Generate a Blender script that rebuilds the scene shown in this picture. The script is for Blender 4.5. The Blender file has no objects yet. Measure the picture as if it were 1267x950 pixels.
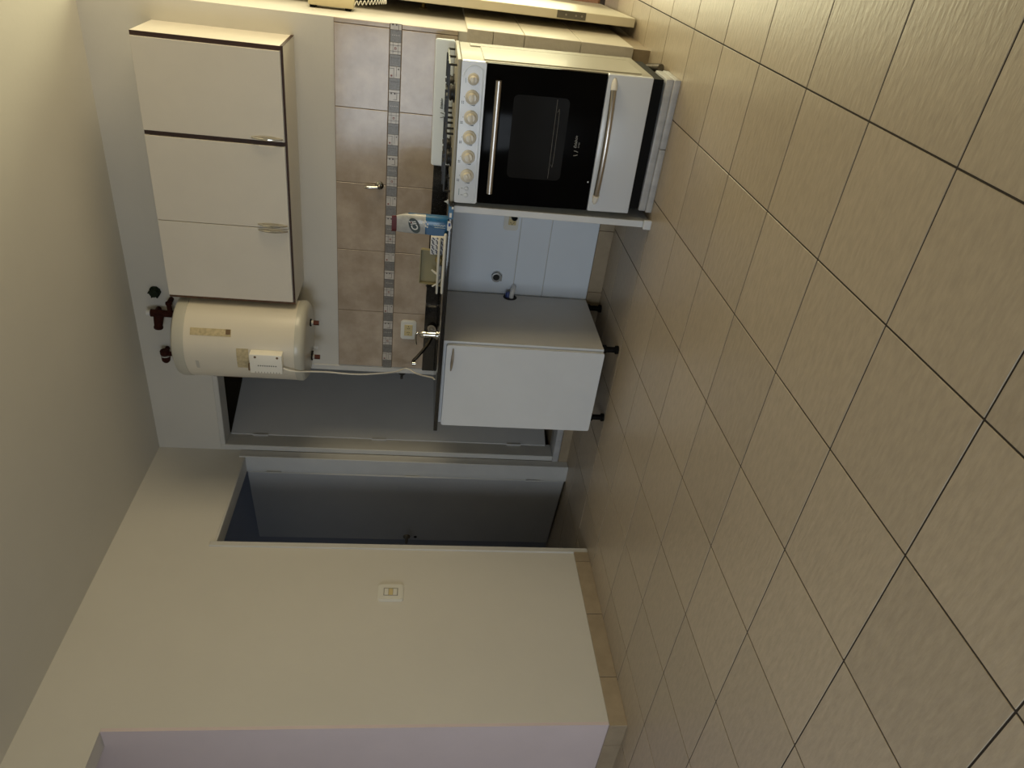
import bpy, bmesh, math, random
from mathutils import Matrix, Vector
random.seed(7)
SC = bpy.context.scene
COL = SC.collection
PI = math.pi

# ------------------------------------------------------------------ camera
YAW, PIT, ROL = (math.radians(a) for a in (33.3836, -7.7736, 2.8796))
EYE = Vector((0, 0, 1.0283))
base = Matrix(((1, 0, 0), (0, 0, -1), (0, 1, 0)))
R = Matrix.Rotation(YAW, 3, 'Z') @ base @ Matrix.Rotation(PIT, 3, 'X') @ Matrix.Rotation(ROL, 3, 'Z')
right, up, back = R.col[0], R.col[1], R.col[2]
CR = Matrix((-up, right, back)).transposed()          # the phone was held sideways: image right is down
cam_d = bpy.data.cameras.new('camera')
cam_d.sensor_fit = 'HORIZONTAL'; cam_d.sensor_width = 36; cam_d.lens = 36 * 904.56 / 1267
cam_d.clip_start = .02
cam = bpy.data.objects.new('camera', cam_d); COL.objects.link(cam)
cam.matrix_world = Matrix.Translation(EYE) @ CR.to_4x4()
SC.camera = cam

# ------------------------------------------------------------------ world, lights, exposure
W = bpy.data.worlds.new('world'); SC.world = W; W.use_nodes = True
W.node_tree.nodes['Background'].inputs[0].default_value = (1.0, .93, .78, 1)
W.node_tree.nodes['Background'].inputs[1].default_value = .5
def area(name, loc, direction, sx, sy, power, color, spread=180):
    d = bpy.data.lights.new(name, 'AREA'); d.shape = 'RECTANGLE'; d.size = sx; d.size_y = sy
    d.energy = power; d.color = color; d.spread = math.radians(spread)
    o = bpy.data.objects.new(name, d); COL.objects.link(o); o.location = loc
    o.rotation_euler = Vector(direction).to_track_quat('-Z', 'Z').to_euler()
    return o
# daylight entering through the tall window behind the camera (cool), through the window in the right
# wall (warm) and through the balcony opening of the alcove
area('daylight_rear_window', (-1.85, -1.62, 1.15), (0, 1, -.62), 1.25, 1.95, 35, (.80, .90, 1.0), 150)
area('daylight_right_window', (1.16, 3.05, 1.55), (-1, 0, .35), 1.15, 1.25, 35, (1.0, .81, .49))
area('daylight_balcony', (.28, 4.98, 1.15), (0, -1, .4), 1.3, 2.0, 46, (1.0, .95, .58))
area('added_light_inner_room', (-4.29, 2.40, 1.75), (1, .25, -.1), .5, .5, 1.6, (.62, .78, 1.0))  # added lamp brightening the open inner door, no known source
SC.view_settings.view_transform = 'Standard'; SC.view_settings.look = 'None'
SC.view_settings.gamma = 1; SC.view_settings.use_curve_mapping = False
SC.view_settings.exposure = -0.06

# ------------------------------------------------------------------ materials
MATS = {}
def mat(name, col, rough=.5, metal=0, noise=0, nscale=8, bump=0, bscale=60, stretch=None, spec=None,
        coat=0, trans=0, alpha=1, rand=0, col2=None, ior=None):
    m = bpy.data.materials.new(name); m.use_nodes = True
    nt = m.node_tree; b = nt.nodes['Principled BSDF']; L = nt.links.new
    b.inputs['Base Color'].default_value = (*col, 1); b.inputs['Roughness'].default_value = rough
    b.inputs['Metallic'].default_value = metal
    if spec is not None: b.inputs['Specular IOR Level'].default_value = spec
    if coat: b.inputs['Coat Weight'].default_value = coat; b.inputs['Coat Roughness'].default_value = .06
    if trans: b.inputs['Transmission Weight'].default_value = trans
    if ior: b.inputs['IOR'].default_value = ior
    if alpha < 1: b.inputs['Alpha'].default_value = alpha
    geo = nt.nodes.new('ShaderNodeNewGeometry')
    vec = geo.outputs['Position']
    if stretch:
        mp = nt.nodes.new('ShaderNodeMapping'); mp.inputs['Scale'].default_value = stretch
        L(vec, mp.inputs['Vector']); vec = mp.outputs['Vector']
    csock = None
    if noise or col2:
        n = nt.nodes.new('ShaderNodeTexNoise'); n.inputs['Scale'].default_value = nscale; n.inputs['Detail'].default_value = 6
        n.inputs['Roughness'].default_value = .6
        L(vec, n.inputs['Vector'])
        rp = nt.nodes.new('ShaderNodeValToRGB')
        c1 = col; c2 = col2 if col2 else tuple(max(0, c * (1 - noise)) for c in col)
        rp.color_ramp.elements[0].color = (*c2, 1); rp.color_ramp.elements[1].color = (*c1, 1)
        rp.color_ramp.elements[0].position = .35; rp.color_ramp.elements[1].position = .65
        L(n.outputs['Fac'], rp.inputs['Fac']); csock = rp.outputs['Color']
    if rand:
        oi = nt.nodes.new('ShaderNodeObjectInfo'); mr = nt.nodes.new('ShaderNodeMapRange')
        mr.inputs['To Min'].default_value = 1 - rand; mr.inputs['To Max'].default_value = 1 + rand * .4
        L(oi.outputs['Random'], mr.inputs['Value'])
        mx = nt.nodes.new('ShaderNodeMix'); mx.data_type = 'RGBA'; mx.blend_type = 'MULTIPLY'; mx.inputs[0].default_value = 1
        if csock: L(csock, mx.inputs[6])
        else: mx.inputs[6].default_value = (*col, 1)
        L(mr.outputs[0], mx.inputs[7]); csock = mx.outputs[2]
    if csock: L(csock, b.inputs['Base Color'])
    if bump:
        n2 = nt.nodes.new('ShaderNodeTexNoise'); n2.inputs['Scale'].default_value = bscale; n2.inputs['Detail'].default_value = 3
        L(vec, n2.inputs['Vector'])
        bp = nt.nodes.new('ShaderNodeBump'); bp.inputs['Strength'].default_value = bump; bp.inputs['Distance'].default_value = .004
        L(n2.outputs['Fac'], bp.inputs['Height']); L(bp.outputs['Normal'], b.inputs['Normal'])
    MATS[name] = m
    return m
mat('paint', (.635, .62, .58), .75, noise=.03, nscale=2.5, bump=.12, bscale=45)
mat('ceiling_paint', (.60, .585, .54), .85, noise=.03, nscale=2, bump=.1, bscale=40)
mat('pinkish_wall', (.68, .585, .595), .7, noise=.05, nscale=3, bump=.1, bscale=40)  # pale pinkish tone of the side room walls
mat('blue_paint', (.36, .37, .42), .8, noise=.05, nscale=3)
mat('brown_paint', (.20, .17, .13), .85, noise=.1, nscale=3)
mat('floor_tile', (.435, .36, .268), .33, noise=.15, nscale=70, bump=.30, bscale=80, stretch=(.30, 1, 1), rand=.09)
mat('grout', (.030, .022, .016), .9)
mat('wall_grout', (.20, .155, .115), .85)
mat('wall_tile', (.50, .42, .345), .13, col2=(.36, .29, .225), nscale=7, bump=.035, bscale=50)
mat('listello_light', (.56, .53, .50), .25, noise=.1, nscale=60)
mat('listello_grey', (.22, .215, .21), .3, noise=.3, nscale=150)
mat('listello_line', (.10, .085, .08), .4)
mat('listello_red', (.22, .07, .06), .4)
mat('skirting_tile', (.38, .305, .21), .4, noise=.15, nscale=12, rand=.06)
mat('rough_tile', (.66, .62, .56), .55, noise=.06, nscale=20, bump=.6, bscale=55)
mat('reveal_tile', (.72, .67, .56), .35, noise=.04, nscale=20)
mat('door_paint', (.50, .505, .51), .45, noise=.05, nscale=4)
mat('frame_paint', (.60, .60, .585), .45, noise=.06, nscale=6)
mat('white_door', (.68, .63, .50), .4, noise=.04, nscale=5)
mat('laminate', (.70, .66, .59), .38, noise=.03, nscale=6, bump=.06, bscale=120)
mat('laminate_white', (.70, .73, .77), .38, noise=.03, nscale=6, bump=.06, bscale=120)
mat('laminate_grey', (.63, .62, .605), .45, noise=.05, nscale=5)
mat('dark_wood', (.048, .017, .009), .6, noise=.4, nscale=40, stretch=(1, 1, .2))
mat('red_wood', (.12, .052, .02), .5, noise=.4, nscale=40)
mat('panel_white', (.72, .79, .88), .35, noise=.02, nscale=4)
mat('granite', (.012, .012, .013), .12, col2=(.035, .035, .034), nscale=260, spec=.5)
def speckle():
    m = MATS['granite']; nt = m.node_tree
    rp = [n for n in nt.nodes if n.type == 'VALTORGB'][0]
    e = rp.color_ramp.elements; e[0].position = .0; e[0].color = (.008, .008, .009, 1)
    e[1].position = .60; e[1].color = (.014, .014, .015, 1)
    x = e.new(.66); x.color = (.11, .11, .105, 1)
speckle()
mat('enamel', (.67, .71, .77), .25, coat=.4)
mat('enamel_lit_side', (.37, .355, .295), .45, coat=.08)  # same stove enamel, darkened and given the warm side light's tint
mat('guard_enamel', (.76, .84, .93), .3, coat=.2)
mat('knob_white', (.70, .66, .56), .3, coat=.2)
mat('black_glass', (.0025, .0025, .0028), .10, spec=.05)
mat('oven_window', (.010, .0095, .009), .14, spec=.06)
mat('black', (.004, .004, .004), .55, spec=.12)
mat('cast_iron', (.012, .012, .012), .45)
mat('steel', (.50, .47, .44), .28, metal=1)
mat('chrome', (.62, .61, .58), .12, metal=1)
mat('dark_chrome', (.10, .09, .08), .15, metal=1)
mat('burner', (.32, .31, .29), .45, metal=.8)
mat('marble', (.50, .50, .50), .4, col2=(.40, .40, .41), nscale=25, stretch=(1, .3, .3), bump=.1)
mat('print_dark', (.03, .05, .07), .5)
mat('print_teal', (.03, .16, .20), .5)
mat('print_silver', (.35, .35, .34), .4)
mat('rack_grey', (.16, .155, .145), .4)
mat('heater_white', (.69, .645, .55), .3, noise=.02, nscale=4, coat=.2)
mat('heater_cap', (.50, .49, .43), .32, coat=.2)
mat('tape', (.60, .50, .30), .6, noise=.3, nscale=60)
mat('tape_brown', (.16, .10, .05), .6)
mat('sticker_grey', (.50, .48, .43), .5)
mat('plastic_white', (.76, .74, .68), .4)
mat('box_white', (.86, .84, .77), .4)
mat('plastic_ivory', (.60, .50, .26), .45)
mat('plastic_cream', (.70, .62, .40), .45)
mat('plate_white', (.70, .70, .66), .35)
mat('module_shade', (.26, .25, .23), .6)
mat('hole', (.01, .009, .008), .7)
mat('cable', (.70, .68, .62), .45)
mat('red_paint', (.045, .010, .006), .7, noise=.5, nscale=120, spec=.15)
mat('copper', (.11, .030, .016), .45, metal=.3)
mat('green_cap', (.018, .028, .017), .7, noise=.5, nscale=100, spec=.15)
mat('brass', (.38, .28, .11), .35, metal=.9)
mat('pipe_grey', (.35, .36, .36), .45, metal=.3)
mat('blue_plastic', (.03, .06, .25), .4)
mat('white_pvc', (.72, .73, .74), .4)
mat('pouch_blue', (.02, .15, .34), .32, noise=.35, nscale=30, coat=.3)
mat('pouch_dark_blue', (.018, .10, .24), .35, coat=.3)
mat('pouch_silver', (.48, .49, .49), .3, noise=.22, nscale=30, coat=.3)
mat('pouch_red', (.095, .004, .009), .5)
mat('logo_green', (.018, .035, .028), .4)
mat('logo_white', (.72, .72, .70), .4)
mat('pouch_text', (.55, .66, .74), .4)
mat('navy', (.02, .025, .06), .5)
mat('packet_white', (.66, .66, .66), .5)
mat('tray_plastic', (.34, .31, .19), .25, alpha=.82)
mat('stick_white', (.72, .69, .60), .45)
mat('white_glaze', (.78, .78, .74), .3)
mat('hinge_grey', (.16, .15, .13), .45, metal=.5)
mat('terracotta', (.42, .22, .10), .6, noise=.2, nscale=6)
mat('salmon_paint', (.55, .16, .11), .7, noise=.1, nscale=3)
mat('curb_white', (.75, .72, .62), .6)
mat('hose_grey', (.14, .13, .11), .35, metal=.6)

# ------------------------------------------------------------------ mesh helpers
ORG = {}
class MB:
    def __init__(s): s.bm = bmesh.new(); s.mi = 0; s.mats = []
    def m(s, name):
        if name not in s.mats: s.mats.append(name)
        s.mi = s.mats.index(name); return s
    def _mark(s, before):
        for f in s.bm.faces:
            if f not in before: f.material_index = s.mi
    def box(s, x0, x1, y0, y1, z0, z1, bev=0, seg=2, M=None):
        x0, x1 = min(x0, x1), max(x0, x1); y0, y1 = min(y0, y1), max(y0, y1); z0, z1 = min(z0, z1), max(z0, z1)
        vs = [s.bm.verts.new((x, y, z)) for x in (x0, x1) for y in (y0, y1) for z in (z0, z1)]
        q = ((0, 1, 3, 2), (4, 6, 7, 5), (0, 4, 5, 1), (2, 3, 7, 6), (0, 2, 6, 4), (1, 5, 7, 3))
        fs = [s.bm.faces.new([vs[i] for i in a]) for a in q]
        for f in fs: f.material_index = s.mi
        if bev:
            ed = list({e for f in fs for e in f.edges})
            r = bmesh.ops.bevel(s.bm, geom=ed, offset=bev, segments=seg, affect='EDGES', profile=.5)
            for f in r['faces']: f.material_index = s.mi
            vs = list({v for f in r['faces'] for v in f.verts} | {v for v in vs if v.is_valid})
        if M is not None: bmesh.ops.transform(s.bm, matrix=M, verts=[v for v in vs if v.is_valid])
        return s
    def ring(s, pts): return [s.bm.verts.new(p) for p in pts]
    def loft(s, rings, cap0=True, cap1=True, closed=True):
        R_ = [s.ring(r) for r in rings]; n = len(R_[0])
        for a, b in zip(R_, R_[1:]):
            for i in range(n if closed else n - 1):
                j = (i + 1) % n
                f = s.bm.faces.new((a[i], a[j], b[j], b[i])); f.material_index = s.mi; f.smooth = True
        if cap0: f = s.bm.faces.new(R_[0][::-1]); f.material_index = s.mi
        if cap1: f = s.bm.faces.new(R_[-1]); f.material_index = s.mi
        return s
    def frame(s, d):
        d = Vector(d).normalized(); a = Vector((0, 0, 1)) if abs(d.z) < .9 else Vector((1, 0, 0))
        u = d.cross(a).normalized(); return u, d.cross(u).normalized()
    def cyl(s, p0, p1, r0, r1=None, n=20):
        r1 = r0 if r1 is None else r1; p0 = Vector(p0); p1 = Vector(p1); u, v = s.frame(p1 - p0)
        rg = lambda p, r: [p + u * r * math.cos(2 * PI * k / n) + v * r * math.sin(2 * PI * k / n) for k in range(n)]
        return s.loft([rg(p0, r0), rg(p1, r1)])
    def lathe(s, c, axis, prof, n=28):
        c = Vector(c); d = Vector(axis).normalized(); u, v = s.frame(d)
        return s.loft([[c + d * h + u * r * math.cos(2 * PI * k / n) + v * r * math.sin(2 * PI * k / n) for k in range(n)] for h, r in prof])
    def tube(s, pts, r, n=10, rr=None):
        pts = [Vector(p) for p in pts]; rings = []
        d0 = (pts[1] - pts[0]).normalized(); u, v = s.frame(d0)
        for i, p in enumerate(pts):
            d = (pts[min(i + 1, len(pts) - 1)] - pts[max(i - 1, 0)]).normalized()
            u = (u - d * u.dot(d)).normalized(); v = d.cross(u)
            q = rr[i] if rr else r
            rings.append([p + u * q * math.cos(2 * PI * k / n) + v * q * math.sin(2 * PI * k / n) for k in range(n)])
        return s.loft(rings)
    def prism(s, pts, vec):
        vec = Vector(vec); a = [Vector(p) for p in pts]
        R0 = s.ring(a); R1 = s.ring([p + vec for p in a]); n = len(a)
        for i in range(n):
            j = (i + 1) % n; f = s.bm.faces.new((R0[i], R0[j], R1[j], R1[i])); f.material_index = s.mi
        f = s.bm.faces.new(R0[::-1]); f.material_index = s.mi; f = s.bm.faces.new(R1); f.material_index = s.mi
        return s
    def build(s, name, mt=None, parent=None, smooth=False, link=True):
        bmesh.ops.recalc_face_normals(s.bm, faces=s.bm.faces[:])
        if parent is not None and parent.name in ORG:
            o_ = ORG[parent.name]
            if o_.length: bmesh.ops.translate(s.bm, vec=-o_, verts=s.bm.verts[:])
        me = bpy.data.meshes.new(name); s.bm.to_mesh(me); s.bm.free()
        for k in (s.mats or [mt]): me.materials.append(MATS[k])
        if smooth:
            for p in me.polygons: p.use_smooth = True
            me.set_sharp_from_angle(angle=math.radians(35))
        else:
            me.set_sharp_from_angle(angle=math.radians(35))
        o = bpy.data.objects.new(name, me)
        COL.objects.link(o)
        if parent is not None:
            o.parent = parent
            ORG[o.name] = ORG.get(parent.name, Vector())
        else: ORG[o.name] = Vector()
        return o
def rrect(cx, cz, w, h, r, n=5):
    pts = []
    for sx, sz, a0 in ((1, 1, 0), (-1, 1, 90), (-1, -1, 180), (1, -1, 270)):
        for k in range(n + 1):
            a = math.radians(a0 + 90 * k / n)
            pts.append((cx + sx * (w / 2 - r) + r * math.cos(a), cz + sz * (h / 2 - r) + r * math.sin(a)))
    return pts
def slab_y(mb, pts, y0, y1):                 # outline in x,z extruded along y
    return mb.prism([(x, y0, z) for x, z in pts], (0, y1 - y0, 0))
def thing(name, label, cat, loc, group=None, rot=(0, 0, 0)):
    o = bpy.data.objects.new(name, None); o.empty_display_size = .05; COL.objects.link(o)
    o.location = loc; o.rotation_euler = rot; o['label'] = label; o['category'] = cat
    if group: o['group'] = group
    ORG[o.name] = Vector(loc); return o
def tag(o, label, cat, group=None):
    o['label'] = label; o['category'] = cat
    if group: o['group'] = group
    return o
def struct(o, label=None, cat=None):
    o['kind'] = 'structure'
    if label: o['label'] = label
    if cat: o['category'] = cat
    return o
def text(name, body, size, loc, mt, parent, rotx=90, rotz=0, roty=0, shear=0, depth=.0004, bold=0, align='CENTER'):
    c = bpy.data.curves.new(name, 'FONT'); c.body = body; c.size = size; c.extrude = depth; c.shear = shear
    c.align_x = align; c.align_y = 'CENTER'; c.offset = bold; c.resolution_u = 3
    t = bpy.data.objects.new(name + '_src', c); COL.objects.link(t)
    dg = bpy.context.evaluated_depsgraph_get()
    me = bpy.data.meshes.new_from_object(t.evaluated_get(dg)); bpy.data.objects.remove(t)
    M = Matrix.Translation(Vector(loc) - ORG.get(parent.name, Vector())) @ Matrix.Rotation(math.radians(rotz), 4, 'Z') @ Matrix.Rotation(math.radians(roty), 4, 'Y') @ Matrix.Rotation(math.radians(rotx), 4, 'X')
    me.transform(M); me.materials.clear(); me.materials.append(MATS[mt])
    o = bpy.data.objects.new(name, me); COL.objects.link(o); o.parent = parent; ORG[o.name] = ORG.get(parent.name, Vector())
    return o

XW, YW, ZC = -2.994, 3.648, 2.531           # left wall face, back wall face, ceiling
XR, YR = 1.10, -1.60                         # right and rear wall faces
XE = -.507                                   # free end of the back wall

# ================================================================== STRUCTURE
YP = YW + .004                               # painted face of the back wall; tiles stand proud of it
# ---- floor: mortar bed + single tiles
TS, TX, TY = .35, -.3263, 1.6872
fl = struct(MB().box(-5.0, XR + .1, YR - .1, 5.0, -.12, -.0018).build('floor', 'grout'), 'beige ceramic tile floor with dark grout joints', 'floor')
tile_b = MB().box(-TS / 2 + .0024, TS / 2 - .0024, -TS / 2 + .0024, TS / 2 - .0024, -.010, 0, .0008, 1)
t0 = tile_b.build('tile', 'floor_tile', fl); used0 = False
rest = MB(); nrest = 0
for i in range(-6, 14):
    for j in range(-10, 10):
        cx = TX + TS * (.5 - i); cy = TY + TS * (.5 - j)
        if not (-5.0 < cx - TS / 2 and cx + TS / 2 < XR + .1 and YR - .1 < cy - TS / 2 and cy + TS / 2 < 5.06): continue
        hidden = (cx < -.75 and cy > 3.87) or (cx < -3.2 and cy > 1.9 and not 2.7 < cy < 3.8)
        if hidden: continue
        if -3.9 < cx < .15 and .3 < cy < 4.95 and not (cx < -3.2 and cy < 2.5):
            if used0:
                o = t0.copy(); COL.objects.link(o); o.parent = fl
            else:
                o = t0; used0 = True
            o.location = (cx, cy, 0)
        else:
            h = TS / 2 - .0024
            rest.box(cx - h, cx + h, cy - h, cy + h, -.010, 0); nrest += 1
o = rest.build('tile_field', 'floor_tile', fl); o['kind'] = 'stuff'
# ---- ceiling
struct(MB().box(-5.1, XR + .12, YR - .12, 5.05, ZC, ZC + .12).build('ceiling', 'ceiling_paint'), 'plain off-white painted ceiling', 'ceiling')
# ---- left wall with the inner doorway and the wide opening to the pink room
w = MB()
w.box(XW - .106, XW, 1.835, 2.868, 0, ZC); w.box(XW - .106, XW, 2.868, 3.592, 2.022, ZC)
w.box(XW - .106, XW, 3.592, YP + .116, 0, ZC); w.box(XW - .106, XW, YR, 1.835, 2.217, ZC)
wall_left = struct(w.build('wall_left', 'paint'), 'white painted side wall with doorway and light switch', 'wall')
struct(MB().box(-5.0, XW - .0005, 1.82, 1.835, 0, 2.2165).box(-5.0, XW - .107, 1.82, 1.835, 2.2165, ZC).build('wall_side_opening', 'pinkish_wall'), 'pinkish wall turning into the next room', 'wall')
struct(MB().box(-5.1, -5.0, YR - .12, 1.95, 0, ZC).build('wall_side_far', 'pinkish_wall'), 'far wall of the pinkish room', 'wall')
# small dark room behind door 2
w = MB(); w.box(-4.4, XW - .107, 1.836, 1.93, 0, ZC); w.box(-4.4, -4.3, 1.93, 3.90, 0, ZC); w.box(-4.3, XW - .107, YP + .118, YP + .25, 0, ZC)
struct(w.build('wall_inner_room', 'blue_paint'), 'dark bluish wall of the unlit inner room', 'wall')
struct(MB().box(-4.30, -4.285, 2.10, 2.15, 1.45, 2.05).box(-4.30, -4.285, 2.65, 2.70, 1.45, 2.05).box(-4.30, -4.285, 2.15, 2.65, 1.45, 1.50).box(-4.30, -4.285, 2.15, 2.65, 2.0, 2.05).build('added_window_3', 'frame_paint'), 'added unseen vent window frame in the dark inner room', 'window')  # unseen frame added to go with the inner room lamp
# ---- back wall
w = MB()
w.box(-2.335, XE, YP, YP + .116, 0, ZC); w.box(-2.96, -2.335, YP, YP + .116, 2.147, ZC)
w.box(XW, -2.96, YP, YP + .116, 0, ZC); w.box(-2.96, -2.335, YP, YP + .116, 0, .062)
w.box(XE - .12, XE, YP + .116, 4.95, 0, ZC)
wall_back = struct(w.build('wall_back', 'paint'), 'white kitchen wall with tiled splashback and bright end return', 'wall')
# room behind door 1 (raised floor)
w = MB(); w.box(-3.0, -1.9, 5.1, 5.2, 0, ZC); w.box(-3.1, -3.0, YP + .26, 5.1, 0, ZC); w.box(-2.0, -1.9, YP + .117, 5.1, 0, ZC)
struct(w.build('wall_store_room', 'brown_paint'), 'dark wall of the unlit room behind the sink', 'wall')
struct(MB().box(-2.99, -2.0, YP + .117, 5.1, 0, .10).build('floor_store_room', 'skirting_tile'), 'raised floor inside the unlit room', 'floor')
# ---- right wall, rear wall and alcove end (out of the picture, with the windows that light the room)
w = MB(); y0, y1, z0, z1 = 2.45, 3.65, .9, 2.2
w.box(XR, XR + .12, YR, y0, 0, ZC).box(XR, XR + .12, y1, 5.0, 0, ZC).box(XR, XR + .12, y0, y1, 0, z0).box(XR, XR + .12, y0, y1, z1, ZC)
struct(w.build('wall_right', 'paint'), 'white wall with a sunny window', 'wall')
w = MB(); x0, x1, z0, z1 = -2.5, -1.2, .12, 2.15
w.box(-5.0, x0, YR - .12, YR, 0, ZC).box(x1, XR, YR - .12, YR, 0, ZC).box(x0, x1, YR - .12, YR, 0, z0).box(x0, x1, YR - .12, YR, z1, ZC)
struct(w.build('wall_rear', 'paint'), 'white wall with a tall window behind the viewer', 'wall')
w = MB().box(1.0, XR, 4.95, 5.05, 0, ZC).box(XE - .12, 1.0, 4.95, 5.05, 2.2, ZC)
struct(w.build('wall_alcove', 'paint'), 'white wall above the balcony opening', 'wall')
def wframe(name, axis, a0, a1, z0, z1, p, lab):
    b = MB(); f = .05
    for (u0, u1, v0, v1) in ((a0, a0 + f, z0, z1), (a1 - f, a1, z0, z1), (a0 + f, a1 - f, z0, z0 + f), (a0 + f, a1 - f, z1 - f, z1), ((a0 + a1) / 2 - .02, (a0 + a1) / 2 + .02, z0 + f, z1 - f)):
        if axis == 'x': b.box(u0, u1, p - .02, p + .02, v0, v1, .004, 1)
        else: b.box(p - .02, p + .02, u0, u1, v0, v1, .004, 1)
    struct(b.build(name, 'frame_paint'), lab, 'window')
wframe('window_1', 'x', -2.5, -1.2, .12, 2.15, YR - .03, 'tall white-framed window behind the viewer')
wframe('window_2', 'y', 2.45, 3.65, .9, 2.2, XR + .03, 'white-framed sunny window in the right wall')
# ---- balcony beyond the alcove
struct(MB().box(-.40, 1.0, 4.86, 4.93, -.002, .014, .003, 1).build('trim_3', 'black'), 'black threshold strip across the sunlit floor', 'threshold')
struct(MB().box(-1.6, 2.2, 5.06, 8.0, -.12, -.004).build('floor_balcony', 'terracotta'), 'terracotta balcony floor beyond the black threshold', 'floor')
wb = struct(MB().box(-.80, -.66, 5.06, 8.0, 0, 1.1).build('wall_balcony', 'salmon_paint'), 'salmon pink balcony wall beyond the threshold', 'wall')
MB().box(-.66, -.635, 5.06, 8.0, 0, .05).build('skirting', 'curb_white', wb)

# ---- splashback: bed, tiles, listello pieces
YT = YW - .003
MB().box(-2.328, XE, YW + .0005, YP, .90, 1.4535).build('tile_bed', 'wall_grout', wall_back)
edges = [XE] + [-.527 - .36 * k for k in range(6)]
def wtile(x0, x1, z0, z1):
    return MB().box(x0, x1, YT, YP, z0, z1, .0012, 1).build('tile', 'wall_tile', wall_back)
for a, b in zip(edges, edges[1:]):
    wtile(b + .0016, a - (.0016 if a != XE else 0), 1.2075, 1.452)
    wtile(b + .0016, a - (.0016 if a != XE else 0), .90, 1.1510)
P = .0514; LZ0, LZ1 = 1.1535, 1.2050
def piece(kind, wd):
    b = MB(); h = wd / 2 - .0008; hz = (LZ1 - LZ0) / 2 - .0012
    b.m('listello_grey' if kind.startswith('g') else 'listello_light').box(-h, h, 0, .008, -hz, hz)
    y = -.0007
    def ln(x0, x1, z0, z1, mm='listello_line'): b.m(mm).box(x0, x1, y, .001, z0, z1)
    if kind == 'l1':
        for x in (-.012, .013): ln(x - .0007, x + .0007, -hz, hz)
        for z in (-.012, .011): ln(-h, h, z - .0007, z + .0007)
        ln(-.005, .005, -.005, .005, 'listello_red'); b.m('listello_light').box(-.0022, .0022, y - .0004, .001, -.0022, .0022)
    elif kind == 'l2':
        ln(-h, h - .006, .0035, .005); ln(h - .0085, h - .007, .0035, hz); ln(-h + .008, h, -.008, -.0065)
        ln(-.019, -.011, .011, .019, 'listello_red'); ln(.012, .018, -.020, -.014, 'listello_line')
    elif kind == 'l3':
        ln(.006, .013, .010, .017, 'listello_line'); ln(.006, .013, -.006, .001, 'listello_line')
        ln(-.018, .012, -.013, -.011); ln(-.018, -.0165, -.013, .004); ln(.0125, .0140, -hz, hz)
    elif kind == 'g1':
        for z in (-.014, -.004, .006, .015): ln(.002, .005, z - .003, z + .002, 'listello_light')
    elif kind == 'g2':
        ln(-.016, .016, .016, .0168); ln(-.016, .016, -.013, -.0122); ln(.010, .0112, -.02, .02)
    return b
protos = {}
def put_piece(kind, x, wd=P):
    key = (kind, round(wd, 4))
    if key not in protos:
        o = piece(kind, wd).build('listello_piece', None, None); o.parent = wall_back; protos[key] = o
    else:
        o = protos[key].copy(); COL.objects.link(o); o.parent = wall_back
    o.location = (x, YT, (LZ0 + LZ1) / 2)
put_piece('l3', (XE - .531) / 2, .531 - abs(XE))
seq = ['g1', 'l1', 'g2', 'l2', 'g2', 'l3']
for k in range(35):
    x = -.531 - P * (k + .5)
    if x - P / 2 < -2.333: break
    put_piece(seq[k % 6], x)
# ---- white boards covering the wall below the counter
for z0, z1, dz in ((.503, .888, 0), (.338, .4995, 0), (.082, .3345, 0)):
    MB().box(-1.815, -1.12, YP - .006, YP, z0, z1, .0012, 1).build('board', 'panel_white', wall_back)
# ---- tile cladding at the free end of the wall (short rough tiles to the front, smooth ones on the return)
for z0, z1 in ((.742, .860), (.598, .739), (.334, .595), (.083, .331)):
    MB().box(-.62, XE + .016, YP - .012, YP, z0, z1, .0015, 1).build('rough_tile', 'rough_tile', wall_back)
for z0, z1 in ((.598, .860), (.334, .595), (.083, .331)):
    for y0, y1 in ((YP - .0005, 3.98), (3.983, 4.33), (4.333, 4.68), (4.683, 4.95)):
        MB().box(XE, XE + .016, y0, y1, z0, z1, .0012, 1).build('return_tile', 'reveal_tile', wall_back)
# ---- baseboards
bl = struct(MB().box(XW, XW + .006, 1.826, 2.845, 0, .078).build('baseboard_left', 'wall_grout'), 'beige tile skirting along the left wall', 'baseboard')
for y0, y1 in ((2.7785, 2.845), (2.4215, 2.7755), (2.0555, 2.4185), (1.808, 2.0525)):
    MB().box(XW + .0015, XW + .012, y0, y1, 0, .082, .0012, 1).build('skirting_tile', 'skirting_tile', bl)
bs = struct(MB().box(-4.2, XW, 1.815, 1.82, 0, .078).build('baseboard_side', 'wall_grout'), 'beige tile skirting under the pinkish wall', 'baseboard')
for x0, x1 in ((-3.14, XW), (-3.49, -3.143), (-3.84, -3.493), (-4.19, -3.843)):
    MB().box(x0, x1, 1.808, 1.8185, 0, .082, .0012, 1).build('skirting_tile', 'skirting_tile', bs)
bb = struct(MB().box(-2.335, -1.12, YP - .006, YP, 0, .076).build('baseboard_back', 'wall_grout'), 'beige tile skirting below the white boards', 'baseboard')
for x0, x1 in ((-1.392, -1.12), (-1.755, -1.395), (-2.105, -1.758), (-2.335, -2.108)):
    MB().box(x0, x1, YP - .012, YP - .001, 0, .080, .0012, 1).build('skirting_tile', 'skirting_tile', bb)
bst = struct(MB().box(-2.992, -2.336, YP - .006, YP, 0, .058).build('baseboard_step', 'wall_grout'), 'beige tile riser below the raised doorway', 'baseboard')
for x0, x1 in ((-2.675, -2.337), (-2.99, -2.678)):
    MB().box(x0, x1, YP - .012, YP - .001, 0, .060, .0012, 1).build('skirting_tile', 'skirting_tile', bst)
ba = struct(MB().box(-.60, XE + .010, YP - .004, YP, 0, .080).box(XE, XE + .010, YP, 4.95, 0, .080).build('baseboard_end', 'skirting_tile'), 'brown tile skirting at the free end of the wall', 'baseboard')
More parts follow.
